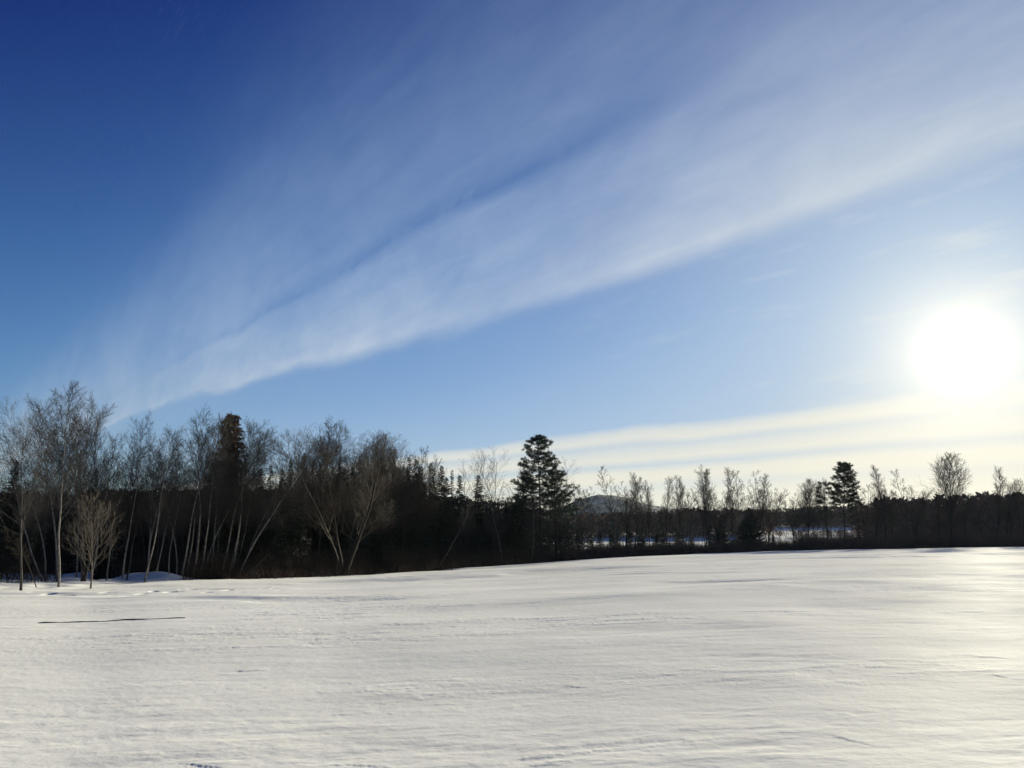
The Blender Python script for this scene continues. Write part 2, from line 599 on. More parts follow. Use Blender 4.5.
def pine(seed, H=18, whorls=None, mt='pine_needle', tufts=14, nb=16, needle=.30, upturn=.7, rt=.2, lean=0, wid=.02, bark_m='dark_bark', clump=.28):
    """whorls: list of (height fraction, reach m, azimuth deg or None, count)"""
    g = np.random.default_rng(seed)
    tr = Geo()
    P0, Rt = poly(np.zeros((1, 3)), np.array([[lean, 0, 1.0]]), np.array([H]), np.array([rt]), np.array([.03]), 16, .3, .015, g)
    Rt[:, 0] *= 1.3
    tr.tubes(P0, Rt, 8)
    ge = Geo()
    for (h, reach, azd, cnt, el) in whorls:
        f = h * 15
        i = min(int(f), 14)
        s0 = P0[0, i] * (1 - (f - i)) + P0[0, i + 1] * (f - i)
        rad = Rt[0, i]
        az = (np.arange(cnt) * 2 * math.pi / cnt + g.uniform(0, 6) + g.normal(0, .3, cnt)) if azd is None else np.radians(azd + g.normal(0, 16, cnt))
        e = np.radians(el + g.normal(0, 6, cnt))
        d = np.stack([np.cos(az) * np.cos(e), np.sin(az) * np.cos(e), np.sin(e)], -1)
        L = reach * g.uniform(.72, 1.12, cnt)
        P1, R1 = poly(np.repeat(s0[None], cnt, 0) + g.normal(0, .06, (cnt, 3)), d, L, np.full(cnt, rad * .34), np.full(cnt, .012), 8, upturn, .05, g)
        tr.tubes(P1, R1, 5)
        nsub = max(5, int(reach * 3.2))
        P2, R2, L2 = sprout(P1, R1, L, nsub, .30, .99, 48, lambda t: .38 - .20 * t, upturn * .8, .07, 5, .5, .009, g, flat=.5)
        tr.tubes(P2, R2, 3)
        for (PP, lo, k) in ((P2, .35, tufts // 3), (P1, .55, tufts // 2)):
            Mn, K = PP.shape[:2]
            for q in range(max(k, 1)):
                t = g.uniform(lo, 1, Mn) * (K - 1)
                ii = np.minimum(t.astype(int), K - 2)
                w = (t - ii)[:, None]
                b = PP[np.arange(Mn), ii] * (1 - w) + PP[np.arange(Mn), ii + 1] * w
                T = norm(PP[np.arange(Mn), ii + 1] - PP[np.arange(Mn), ii])
                bb = np.repeat(b, nb, 0) + g.normal(0, clump * .35, (Mn * nb, 3)) * [1, 1, .55]
                dd = np.repeat(T, nb, 0) * .8 + g.normal(0, .75, (Mn * nb, 3)) + np.array([0, 0, .35])
                LL = needle * g.uniform(.6, 1.2, Mn * nb)
                ge.blades(bb, dd, g.normal(0, 1, (Mn * nb, 3)), LL, np.full(Mn * nb, wid), np.full(Mn * nb, wid * .3))
    return dict(H=float(P0[0, -1, 2]) + needle, parts=[('trunk', tr.mesh('trunk', M[bark_m], True)), ('crown', ge.mesh('crown', M[mt]))])


def plant(tree, name, label, cat, loc, H, a=0, lean=0, spin=0, group=None, wx=1.0):
    """a copy of a tree: Empty at the foot, one child per part (shared mesh data)"""
    e = bpy.data.objects.new(name, None)
    e.empty_display_size = .3
    COL.objects.link(e)
    tag(e, label, cat, group)
    k = H / tree['H'] / max(math.cos(lean), .3)
    rot = Matrix.Rotation(-a, 4, 'Z') @ Matrix.Rotation(lean, 4, 'Y') @ Matrix.Rotation(spin, 4, 'Z')
    e.location = loc
    e.rotation_euler = rot.to_euler()
    e.scale = (k * wx, k * wx, k)
    for pn, me in tree['parts']:
        o = bpy.data.objects.new(pn, me)
        COL.objects.link(o)
        o.parent = e
    return e


def put(tree, name, label, cat, u, off, vtop, utop=None, spin=0, group=None, wx=1.0, absolute=False):
    loc, H, a = place(u, off, vtop, absolute)
    lean = 0
    if utop is not None:
        D = math.hypot(loc[0], loc[1])
        a1, _ = azel(utop, vtop)
        lean = math.atan2(D * math.tan(a1 - a), H)
    return plant(tree, name, label, cat, loc, H, a, lean, spin, group, wx)


# ---- kinds
BIRCH = [bare_tree(100 + i, 16, r0=.088, n1=50, t0=.32, ang1=42, len1=.25, prof='column', trop1=.55, n2=8, n3=7,
                   bark_m='birch_bark', trunk_wander=.045) for i in range(5)]
SPREAD = bare_tree(120, 14, r0=.105, n1=24, t0=.30, ang1=48, len1=.42, prof='fan', trop1=.55, n2=10, n3=8, n4=2, trunk_wander=.05, bark_m='grey_bark')
CLUMP = [bare_tree(130, 15, stems=5, spread=10, r0=.10, n1=24, t0=.34, ang1=34, len1=.25, trop1=.4, n2=8, n3=6, bark_m='grey_bark'),
         bare_tree(131, 15, stems=3, spread=8, r0=.10, n1=28, t0=.34, ang1=38, len1=.22, trop1=.4, n2=7, n3=6, bark_m='birch_bark')]
BOWED = [bare_tree(140, 12, r0=.11, n1=18, t0=.5, ang1=45, len1=.22, trop1=.5, n2=7, n3=6, bow=-.12, trunk_wander=.05, bark_m='birch_bark')]
SAPLING = bare_tree(150, 7, r0=.075, n1=32, t0=.17, ang1=50, len1=.48, prof='cone', trop1=.75, n2=6, n3=5, trunk_wander=.02,
                    bark_m='tan_bark', twig_m='tan_bark', tw=.005)
MAPLE = [bare_tree(160, 14, stems=4, spread=20, r0=.17, n1=15, t0=.25, ang1=36, len1=.36, prof='fan', trop1=.5, n2=9, n3=7, n4=2, bark_m='dark_bark', twig_m='brown_twig', tw=.006),
         bare_tree(161, 14, stems=3, spread=13, r0=.15, n1=17, t0=.3, ang1=36, len1=.33, prof='fan', trop1=.5, n2=9, n3=7, n4=3, bark_m='grey_bark', twig_m='birch_twig', tw=.006),
         bare_tree(162, 14, r0=.16, n1=26, t0=.34, ang1=42, len1=.34, prof='oval', trop1=.6, n2=9, n3=8, n4=2, bark_m='dark_bark', twig_m='birch_twig', tw=.006)]
ASPEN = [bare_tree(170 + i, 15, r0=.13, n1=40, t0=.30, ang1=30, len1=.21, prof='column', trop1=.85, n2=8, n3=6, trunk_wander=.035,
                   bark_m='dark_bark', twig_m='brown_twig', tw=.010) for i in range(3)]
THIN = [bare_tree(180 + i, 15, r0=.11, n1=20, t0=.35, ang1=40, len1=.2, prof='column', trop1=.5, n2=6, n3=6, trunk_wander=.05,
                  bark_m='dark_bark', twig_m='brown_twig', tw=.012) for i in range(3)]
FORK = [bare_tree(190 + i, 15, stems=2 + i, spread=9, r0=.14, n1=20, t0=.3, ang1=32, len1=.24, prof='fan', trop1=.7, n2=7, n3=6, trunk_wander=.05,
                  bark_m='dark_bark', twig_m='brown_twig', tw=.010) for i in range(2)]
WISP = [bare_tree(210 + i, 15, stems=1 + i, spread=12, r0=.10, n1=22 - 6 * i, t0=.35, ang1=36, len1=.24, prof='fan', trop1=.6, n2=6, n3=4, trunk_wander=.04,
                  bark_m='dark_bark', twig_m='birch_twig', tw=.006) for i in range(3)]
OVAL = bare_tree(200, 15, r0=.15, n1=44, t0=.2, ang1=38, len1=.34, prof='oval', trop1=.75, n2=9, n3=7, trunk_wander=.015,
                 bark_m='dark_bark', twig_m='brown_twig', tw=.012)
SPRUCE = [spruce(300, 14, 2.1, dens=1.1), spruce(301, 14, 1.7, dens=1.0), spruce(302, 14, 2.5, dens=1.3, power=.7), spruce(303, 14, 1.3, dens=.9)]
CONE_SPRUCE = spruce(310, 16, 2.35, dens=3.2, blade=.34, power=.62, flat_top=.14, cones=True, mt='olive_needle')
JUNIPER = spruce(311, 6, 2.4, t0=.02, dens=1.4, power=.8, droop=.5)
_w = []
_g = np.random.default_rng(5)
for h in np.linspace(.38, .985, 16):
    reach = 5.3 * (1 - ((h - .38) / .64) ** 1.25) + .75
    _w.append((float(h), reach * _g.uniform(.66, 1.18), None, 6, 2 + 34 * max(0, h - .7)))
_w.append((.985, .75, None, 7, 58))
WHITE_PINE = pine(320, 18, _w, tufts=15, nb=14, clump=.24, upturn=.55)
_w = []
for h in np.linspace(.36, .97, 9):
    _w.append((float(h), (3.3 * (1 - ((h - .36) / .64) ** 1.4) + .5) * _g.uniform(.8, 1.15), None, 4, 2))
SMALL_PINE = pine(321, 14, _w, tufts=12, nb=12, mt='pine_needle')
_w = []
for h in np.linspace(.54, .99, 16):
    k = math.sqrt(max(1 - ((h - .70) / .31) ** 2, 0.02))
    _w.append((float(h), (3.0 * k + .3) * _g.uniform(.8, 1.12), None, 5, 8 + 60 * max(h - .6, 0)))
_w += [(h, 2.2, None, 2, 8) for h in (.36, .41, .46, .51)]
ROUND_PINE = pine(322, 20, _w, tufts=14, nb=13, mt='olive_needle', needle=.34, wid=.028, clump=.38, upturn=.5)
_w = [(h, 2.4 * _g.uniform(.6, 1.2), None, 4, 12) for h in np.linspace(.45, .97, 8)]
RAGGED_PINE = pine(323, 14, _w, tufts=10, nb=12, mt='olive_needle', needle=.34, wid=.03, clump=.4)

BARE = 'bare tree'
CON = 'conifer'
BI = 'birch'

# ---- far left stand
put(SPREAD, 'bare_tree', 'grey bare tree with wide fan of boughs above leaning white trunk, far left of wood', BARE, 24, .6, 404, 28, 0.6)
put(BOWED[0], 'bare_birch', 'white birch trunk bowing left over the shaded snow, far left', BI, 44, 10, 470, 18, 0)
put(THIN[0], 'bare_tree', 'short dark trunk tilting left over the shaded snow at far left', BARE, 39, 4, 522, 14, 2)
put(BIRCH[0], 'bare_birch', 'slender birch standing just left of the tallest birch', BI, 59, 9, 396, 55, 1.1)
put(BIRCH[1], 'bare_birch', 'tallest birch, pale curved trunk rising left of the tan sapling', BI, 61, 2, 376, 75, 2.0)
put(CLUMP[0], 'bare_tree', 'many-stemmed grey tree fanning upward directly behind the tan sapling', BARE, 86, 6, 402, 91, .4)
put(BIRCH[2], 'bare_birch', 'birch leaning far right out of the clump behind the tan sapling', BI, 92, 8, 396, 128, 0.3)
put(BIRCH[3], 'bare_birch', 'birch with bushy top standing right of the tan sapling', BI, 124, 7, 418, 131, 2.2)
put(THIN[1], 'bare_tree', 'thin bare stem leaning right above the blue shaded snow bank', BARE, 128, 6, 470, 147, .8)
put(SAPLING, 'sapling', 'small tan sapling with vase crown alone on sunlit snow at the wood edge', 'sapling', 93, -1.2, 489, None, .5, wx=.88)
put(SPRUCE[2], 'spruce', 'dark spruce cut by the left border of the picture', CON, 3, 13, 458, None, 0)
put(SPRUCE[3], 'spruce', 'small pointed spruce between the two tallest birch trunks at far left', CON, 68, 26, 461, None, 1)
put(BIRCH[4], 'bare_birch', 'birch with double lean behind the many-stemmed grey tree', BI, 78, 11, 408, 84, 3)

# ---- leaning birches
LB = [
    (146, 2, 424, 176, 0, 'birch leaning right beside the snow bank, first of the leaning birches'),
    (148, 5, 432, 166, 1, 'slim birch tucked behind the first leaning birch by the snow bank'),
    (150, 8, 440, 150, 2, 'upright birch rising directly behind the snow bank'),
    (171, 3, 470, 160, 3, 'low birch bending left among the right-leaning birches'),
    (183, 3, 408, 201, 4, 'straight birch with tall narrow crown in middle of leaning birches'),
    (187, 6, 430, 207, 0, 'thin birch close behind the straight birch, leaning slightly right'),
    (193, 3, 412, 226, 2, 'birch at left of the crossed pair in front of brown-topped spruce'),
    (200, 3.5, 418, 236, 1, 'birch at right of the crossed pair in front of brown-topped spruce'),
    (204, 7, 416, 243, 3, 'slim birch passing in front of the brown-topped spruce'),
    (223, 4, 424, 244, 4, 'birch standing just right of the brown-topped spruce'),
    (229, 3, 418, 262, 0, 'left birch of the close parallel pair right of brown-topped spruce'),
    (231, 4, 426, 266, 2, 'right birch of the close parallel pair right of brown-topped spruce'),
    (234, 8, 450, 274, 1, 'thin birch leaning steeply behind the long-limbed birch'),
    (238, 2, 430, 301, 3, 'steepest right-leaning birch, long bare limb, at end of the row'),
    (157, 6, 452, 172, 1, 'thin birch between the snow bank and the low left-bending birch'),
    (177, 7, 446, 186, 3, 'thin upright birch between low left-bending birch and straight narrow one'),
    (211, 6, 440, 232, 0, 'thin birch whose trunk crosses below the rusty cone-laden spruce'),
    (217, 9, 452, 222, 4, 'upright birch half hidden before the base of rusty cone-laden spruce'),
    (243, 7, 458, 270, 2, 'short thin birch under the steepest right-leaning birch'),
    (108, 8, 440, 119, 4, 'slim birch between far-right-leaning birch and bushy-topped one behind the sapling'),
    (47, 11, 428, 45, 2, 'thin birch back between bowed white birch and the slender one'),
]
for i, (u, off, vt, ut, k, lab) in enumerate(LB):
    put(BIRCH[k], 'bare_birch', lab, BI, u, off, vt, ut, i * 1.3, 'leaning birches at the wood edge' if u > 140 else 'birches around the tan sapling', wx=1.0)
put(CONE_SPRUCE, 'spruce', 'columnar spruce with rusty brown cone-laden top among the leaning birches', CON, 222, 11, 413, None, 0)

# ---- maple clump and its neighbours
put(MAPLE[0], 'bare_tree', 'broad many-stemmed bare tree standing forward of the black conifers', BARE, 344, 1.0, 427, 347, 1.0, wx=1.35)
put(MAPLE[1], 'bare_tree', 'bare tree with upright broom crown at left of the broad many-stemmed tree', BARE, 318, 12, 420, 317, 2.0)
put(THIN[2], 'bare_tree', 'slim bare tree with a spike top rising behind the broad many-stemmed tree', BARE, 325, 20, 420, 323, 2.0)
put(MAPLE[1], 'bare_tree', 'bare tree with upright broom crown at right of the broad many-stemmed tree', BARE, 362, 13, 424, 358, 4.0)
put(MAPLE[2], 'bare_tree', 'dense dark bare crown next right of the broad many-stemmed tree', BARE, 376, 15, 434, 377, 1.4)
put(MAPLE[2], 'bare_tree', 'dark bare tree with pale trunk between dense crown and blunt-topped spruce', BARE, 392, 10, 452, 391, 4.4)
put(MAPLE[0], 'bare_tree', 'low bushy bare tree standing right of the blunt-topped spruce', BARE, 412, 12, 458, 413, 3.1)
put(SPRUCE[1], 'spruce', 'blunt-topped dark spruce just right of the dense bare crown', CON, 391, 22, 450, None, 1)
put(SPRUCE[1], 'spruce', 'left spire of the twin spruces past the last leaning birch', CON, 284, 18, 458, None, 2)
put(SPRUCE[1], 'spruce', 'right and taller spire of the twin spruces past the last leaning birch', CON, 297, 20, 451, None, 3)
put(SPRUCE[3], 'spruce', 'dark spruce column inside crown of the left broom-crowned bare tree', CON, 315, 17, 462, None, .5)
put(SPRUCE[0], 'spruce', 'dark spruce hidden behind trunks of the broad many-stemmed tree', CON, 335, 20, 455, None, .7)
put(SPRUCE[1], 'spruce', 'dark spruce column under the right broom-crowned bare tree', CON, 356, 24, 455, None, .9)

# ---- spires between maple and white pine
put(FORK[0], 'bare_tree', 'forked bare tree rising beside a spruce, left of the small pointed spires', BARE, 432, 16, 453, 434, 1.0)
put(SPRUCE[3], 'spruce', 'spruce leaning close against the forked bare tree', CON, 427, 18, 462, None, 1, wx=1.15)
put(SPRUCE[2], 'spruce', 'bushier spire of the close pair right of the forked bare tree', CON, 446, 16, 476, None, 2, wx=1.15)
put(SPRUCE[3], 'spruce', 'taller thinner spire of the close pair right of the forked bare tree', CON, 450, 20, 469, None, 3, wx=1.15)
put(SPRUCE[2], 'spruce', 'lone spruce spire midway between forked bare tree and white pine', CON, 458, 17, 474, None, .4, wx=1.15)
put(WISP[0], 'bare_tree', 'wispy bare pole beside the lone spruce spire', BARE, 462, 24, 460, 463, .4)
put(SPRUCE[2], 'spruce', 'spruce spire in front of the wispy twin-stemmed tree', CON, 478, 20, 474, None, 1.4, wx=1.15)
put(WISP[1], 'bare_tree', 'wispy twin-stemmed tree rising behind a spruce spire', BARE, 478, 30, 449, 479, 2.1)
put(WISP[0], 'bare_tree', 'straight dark bare trunk with short side boughs left of the white pine', BARE, 493, 8, 448, 493, .6)
put(WISP[2], 'bare_tree', 'bare tree with several curved stems next to the white pine', BARE, 508, 14, 453, 508, 2.6)
put(BOWED[0], 'bare_birch', 'pale birch arching left at the wood edge under the small spires', BI, 437, 5, 500, 472, 3.2)
put(BIRCH[0], 'bare_birch', 'pale crooked birch stem at wood edge below the straight dark trunk', BI, 503, 4, 492, 494, 1.0)
put(BIRCH[2], 'bare_birch', 'pale leaning birch stem in front of the white pine trunk', BI, 531, 4, 490, 543, 1.7)

# ---- white pine group
put(WHITE_PINE, 'pine', 'big white pine with layered boughs, tallest conifer in middle of picture', 'pine', 541, 9, 436, 539, 0.4)
put(SMALL_PINE, 'pine', 'smaller pine with flat separate boughs tucked right of the white pine', 'pine', 557, 8, 462, None, 1.0)
put(SPRUCE[0], 'spruce', 'dark spruce leaning on left flank of the white pine', CON, 523, 12, 466, None, 1.0)
put(SPRUCE[2], 'spruce', 'low bushy spruce at foot of the white pine', CON, 533, 16, 484, None, 2.0)
put(SPRUCE[2], 'spruce', 'low bushy spruce at foot of the smaller flat-boughed pine', CON, 561, 14, 505, None, 2.7)
put(WISP[0], 'bare_tree', 'faint bare tree behind right edge of the white pine', BARE, 566, 26, 458, 563, 1.2)
put(THIN[0], 'bare_tree', 'bare tree with one long limb, between flat-boughed pine and distant hill', BARE, 571, 12, 484, 574, 3.3)

# ---- row in front of the distant hill
ROW = [
    (THIN[1], 583, 30, 489, 582, 'faint slim tree before left shoulder of the distant hill'),
    (THIN[0], 592, 34, 490, 592, 'low wispy tree before the summit of the distant hill'),
    (THIN[2], 616, 10, 465, 608, 'tall wispy tree leaning left over the distant hill'),
    (FORK[0], 626, 8, 478, 624, 'crooked forked tree before right slope of the distant hill'),
    (ASPEN[0], 636, 12, 473, 635, 'slim upright tree right of the crooked forked tree'),
    (THIN[1], 643, 8, 477, 643, 'dark-trunked tree with thin crown ending right slope of the hill'),
    (ASPEN[1], 650, 18, 486, 650, 'small upright tree in the gap right of the hill slope'),
    (ASPEN[2], 667, 8, 476, 667, 'bushy bare tree standing over foot of the distant hill'),
    (ASPEN[0], 679, 10, 476, 678, 'tall thin-crowned tree next right of the bushy one past the hill'),
    (THIN[0], 689, 24, 494, 690, 'low twiggy tree left of the black left-leaning trunk'),
    (FORK[0], 712, 4, 467, 696, 'tree on a black trunk leaning left, tallest of its cluster'),
    (ASPEN[1], 707, 12, 470, 706, 'upright tree crossing behind the black left-leaning trunk'),
    (FORK[1], 719, 12, 488, 719, 'short dense tree between left-leaning trunk and tangled round tree'),
    (ASPEN[2], 734, 5, 468, 730, 'tangled round-crowned tree with two tops, left of the juniper'),
    (THIN[2], 739, 14, 471, 741, 'slim tree rising behind the tangled round-crowned tree'),
    (THIN[1], 753, 9, 470, 752, 'straight dark tree rising out of the juniper'),
    (ASPEN[0], 760, 12, 474, 761, 'thin-crowned tree just right of the juniper'),
    (FORK[1], 769, 8, 487, 769, 'short bushy tree at right end of the juniper cluster'),
]
for i, (t, u, off, vt, ut, lab) in enumerate(ROW):
    put(t, 'bare_tree', lab, BARE, u, off, vt, ut, i * 1.7, 'bare trees beyond the right side of the field')
put(JUNIPER, 'juniper', 'dark cone-shaped juniper under the bare trees right of centre', 'juniper', 752, 10, 507, None, .3)
put(JUNIPER, 'juniper', 'dark low evergreen left of the juniper under the tangled round tree', 'juniper', 722, 14, 520, None, 1.3)
ROW2 = [
    (FORK[1], 795, 9, 496, 795, 'low spreading tree left of the fuzzy oval tree'),
    (OVAL, 809, 9, 479, 809, 'fuzzy oval-crowned tree left of the round-headed pine'),
    (THIN[1], 829, 14, 478, 828, 'faint thin tree between fuzzy oval tree and round-headed pine'),
    (THIN[2], 866, 20, 480, 862, 'thin tree right behind the round-headed pine'),
    (FORK[0], 878, 12, 487, 872, 'low forked tree leaning left, right of round-headed pine'),
    (ASPEN[0], 888, 8, 465, 879, 'tree leaning left with brushy top, right of round-headed pine'),
    (ASPEN[2], 893, 16, 490, 894, 'small round bare tree under the left-leaning brushy one'),
    (THIN[0], 909, 9, 470, 907, 'slim faint tree between brushy leaning tree and tall oval tree'),
    (FORK[1], 917, 10, 486, 916, 'short forked tree at foot of the slim faint tree'),
    (OVAL, 953, 8, 453, 951, 'tall symmetrical oval-crowned tree standing alone far right'),
    (ASPEN[1], 941, 14, 493, 940, 'low twiggy tree at left foot of the tall oval tree'),
    (ASPEN[2], 966, 14, 493, 967, 'low twiggy tree at right foot of the tall oval tree'),
    (ASPEN[0], 1000, 9, 467, 997, 'upright tree at far right, taller of the last pair'),
    (FORK[1], 1011, 9, 478, 1011, 'shorter rounder tree at far right, second of the last pair'),
    (THIN[1], 1026, 12, 480, 1024, 'tree cut by the right border of the picture'),
]
for i, (t, u, off, vt, ut, lab) in enumerate(ROW2):
    put(t, 'bare_tree', lab, BARE, u, off, vt, ut, i * 1.1 + .5, 'bare trees beyond the right side of the field')
put(ROUND_PINE, 'pine', 'round-headed pine with bare lower trunk, standing out against bright sky at right', 'pine', 846, 8, 464, 844, .2)
put(RAGGED_PINE, 'pine', 'ragged smaller pine touching left side of the round-headed pine', 'pine', 829, 9, 482, 827, 2.0)
put(RAGGED_PINE, 'pine', 'stubby pine poking up just right of the round-headed pine', 'pine', 861, 14, 496, None, 4.0)

# ---- massed background conifers
g = np.random.default_rng(77)


def mass(n, u0, u1, o0, o1, vf, label, group, kinds=(0, 1, 2, 2), jit=7):
    for i in range(n):
        u = u0 + (u1 - u0) * (i + g.uniform(0, 1)) / n
        off = g.uniform(o0, o1)
        vt = np.interp(u, *vf) + g.uniform(-6, jit + 6)
        put(SPRUCE[kinds[int(g.integers(len(kinds)))]], 'spruce', label, CON, u, off, vt, None, g.uniform(0, 6.28), group,
            wx=g.uniform(1.0, 1.35))


mass(34, 236, 300, 5, 34, ([236, 260, 300], [494, 488, 482]),
     'black spruce massed behind the last leaning birches, not separable from its neighbours', 'spruces massed behind the last leaning birches')
mass(46, 296, 425, 9, 40, ([296, 340, 400, 425], [476, 468, 466, 484]),
     'black spruce massed behind the broad many-stemmed tree, not separable from its neighbours', 'spruces massed behind the broad many-stemmed tree')
mass(9, 372, 440, 12, 26, ([372, 400, 440], [456, 458, 466]),
     'narrow spruce spire rising among the bare crowns right of the broad many-stemmed tree', 'spruce spires among the bare crowns', kinds=(1, 2), jit=4)
mass(7, 246, 312, 12, 26, ([246, 280, 312], [474, 466, 462]),
     'narrow spruce spire rising around the twin spruces past the last leaning birch', 'spruce spires around the twin spruces', kinds=(1, 2), jit=4)
mass(34, 420, 530, 8, 34, ([420, 450, 500, 530], [494, 500, 504, 492]),
     'black spruce massed below the small spires left of the white pine', 'spruces massed left of the white pine')
mass(14, 528, 580, 9, 40, ([528, 560, 580], [496, 508, 520]),
     'black spruce massed below the white pine', 'spruces massed below the white pine')
mass(30, -12, 150, 24, 50, ([-12, 20, 60, 150], [486, 502, 505, 506]),
     'dim spruce deep in the wood behind the far left trees', 'spruces deep in the far left wood')
mass(34, 120, 240, 12, 44, ([120, 190, 240], [506, 500, 496]),
     'dim spruce deep in the wood behind the leaning birches', 'spruces deep behind the leaning birches')
mass(13, 575, 700, 12, 60, ([575, 600, 640, 700], [520, 517, 514, 520]),
     'dark bushy evergreen below the distant hill, merged with its neighbours', 'evergreens below the distant hill', kinds=(2, 2, 0))
mass(6, 700, 780, 16, 50, ([700, 740, 780], [520, 520, 527]),
     'dark bushy evergreen under the bare trees around the juniper', 'evergreens around the juniper', kinds=(2, 2, 0))

# ---- background bare trees deep in the wood
BG = [bare_tree(400 + i, 13, r0=.09, n1=18, t0=.3, ang1=40, len1=.24, trop1=.5, n2=6, n3=4, trunk_wander=.05, bark_m='grey_bark', twig_m='birch_twig', tw=.012) for i in range(3)]


def backtrees(n, u0, u1, o0, o1, v0, v1, label, group):
    for i in range(n):
        u = u0 + (u1 - u0) * (i + g.uniform(0, 1)) / n
        put(BG[int(g.integers(3))], 'bare_tree', label, BARE, u, g.uniform(o0, o1), g.uniform(v0, v1), u + g.uniform(-6, 8), g.uniform(0, 6.28), group)


backtrees(14, -8, 140, 10, 30, 446, 496, 'grey bare tree standing back among the far left trees', 'bare trees back among the far left trees')
backtrees(16, 140, 290, 8, 26, 446, 492, 'grey bare tree standing back among the leaning birches', 'bare trees back among the leaning birches')
backtrees(22, 296, 425, 8, 26, 442, 490, 'grey bare tree standing back around the broad many-stemmed tree', 'bare trees back around the broad many-stemmed tree')
backtrees(16, 425, 575, 4, 20, 496, 524, 'dim bare tree in front of the black spruces left of the white pine', 'bare trees before the spruces left of the white pine')
backtrees(34, 575, 790, 5, 30, 480, 518, 'thin bare tree low in the row right of the white pine', 'thin bare trees in the row right of the white pine')
backtrees(34, 790, 1030, 5, 26, 482, 518, 'thin bare tree low in the row around the round-headed pine', 'thin bare trees in the row around the round-headed pine')


# ------------------------------------------------------------------ undergrowth (stuff)
def undergrowth(name, a0, a1, n, o0, o1, h0, h1, mt, seed, thick=.010):
    gg = np.random.default_rng(seed)
    a = gg.uniform(a0, a1, n)
    o = o0 + (o1 - o0) * gg.uniform(0, 1, n) ** 1.4
    Dd = edge_d(a) + o + fbm(a * 60, a * 0, 41, 3) * 1.5
    x, y = Dd * np.sin(a), Dd * np.cos(a)
    z = terrain(x, y)
    pat = .45 + 1.1 * np.clip(fbm(a * 90, o * .2, 55, 3) + .5, 0, 1)
    L = gg.uniform(h0, h1, n) * pat
    d = np.stack([gg.normal(0, .35, n), gg.normal(0, .35, n), np.ones(n)], -1)
    P, Rr = poly(np.stack([x, y, z - .05], -1), d, L, np.full(n, thick * 1.2), np.full(n, thick * .5), 4, -.15, .14, gg)
    ge = Geo()
    ge.tubes(P, Rr, 3)
    P2, R2, L2 = sprout(P, Rr, L, 4, .25, .98, 38, lambda t: .5 - .2 * t, .3, .12, 3, .6, thick * .5, gg)
    ge.tubes(P2, R2, 3)
    return link(name, ge.mesh(name, mt))


aL, aM, aP, aR = azel(-30, 585)[0], azel(184, 585)[0], azel(565, 560)[0], azel(1060, 548)[0]
aM0 = azel(60, 588)[0]
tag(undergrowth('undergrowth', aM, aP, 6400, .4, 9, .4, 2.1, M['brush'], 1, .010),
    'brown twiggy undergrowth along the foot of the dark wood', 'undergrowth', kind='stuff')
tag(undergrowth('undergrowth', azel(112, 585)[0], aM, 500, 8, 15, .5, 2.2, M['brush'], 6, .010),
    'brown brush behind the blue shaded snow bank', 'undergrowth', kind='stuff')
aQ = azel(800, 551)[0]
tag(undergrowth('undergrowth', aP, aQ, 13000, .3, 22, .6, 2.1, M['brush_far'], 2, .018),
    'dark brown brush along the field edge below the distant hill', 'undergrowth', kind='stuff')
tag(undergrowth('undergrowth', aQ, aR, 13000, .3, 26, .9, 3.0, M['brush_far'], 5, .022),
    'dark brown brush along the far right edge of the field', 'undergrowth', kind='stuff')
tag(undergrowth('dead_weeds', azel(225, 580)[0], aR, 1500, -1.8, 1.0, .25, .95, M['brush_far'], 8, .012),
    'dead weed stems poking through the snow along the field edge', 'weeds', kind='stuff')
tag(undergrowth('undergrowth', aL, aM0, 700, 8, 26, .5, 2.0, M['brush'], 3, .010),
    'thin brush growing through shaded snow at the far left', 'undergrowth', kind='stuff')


# ------------------------------------------------------------------ far woods (stuff)
def far_wood(name, pts, n, seed, mt, hm=(.75, 1.15), depth=60, conifer=.4, leaf=.55):
    """pts: (u, range, top row).  Ragged crowns of many small facets, trunks below"""
    gg = np.random.default_rng(seed)
    us = np.array([p[0] for p in pts], float)
    ge = Geo()
    for i in range(n):
        u = gg.uniform(us[0], us[-1])
        Dd = np.interp(u, us, [p[1] for p in pts]) + gg.uniform(0, depth)
        vt = np.interp(u, us, [p[2] for p in pts])
        a, _ = azel(u, 525)
        _, e = azel(u, vt)
        x, y = Dd * math.sin(a), Dd * math.cos(a)
        z = gz(x, y)
        H = (EYE + Dd * math.tan(e) - z) * gg.uniform(*hm)
        if H < 2:
            continue
        con = gg.uniform() < conifer
        W = H * (gg.uniform(.13, .19) if con else gg.uniform(.20, .30))
        m = 90
        t = gg.uniform(0, 1, m) ** (1.0 if con else .8)
        hh = (.06 + .94 * t) if con else (.18 + .82 * t)
        rad = (1 - t) ** .8 if con else np.sin(np.clip(t * .9 + .1, 0, 1) * math.pi) ** .6
        ph = gg.uniform(0, 6.28, m)
        rr = rad * W * np.sqrt(gg.uniform(.15, 1, m))
        b = np.stack([x + rr * np.cos(ph), y + rr * np.sin(ph), z + hh * H], -1)
        d = np.stack([np.cos(ph), np.sin(ph), np.full(m, -.3 if con else .9)], -1) + gg.normal(0, .4, (m, 3))
        ll = gg.uniform(.5, 1.2, m) * H * .11
        ge.blades(b, d, gg.normal(0, 1, (m, 3)), ll, ll * leaf, ll * .12)
        tp = np.array([[[x, y, z - .3], [x, y, z + H * .5], [x, y, z + H * .97]]])
        ge.tubes(tp, np.array([[H * .014, H * .009, H * .003]]), 4)
    return tag(link(name, ge.mesh(name, mt)), kind='stuff')


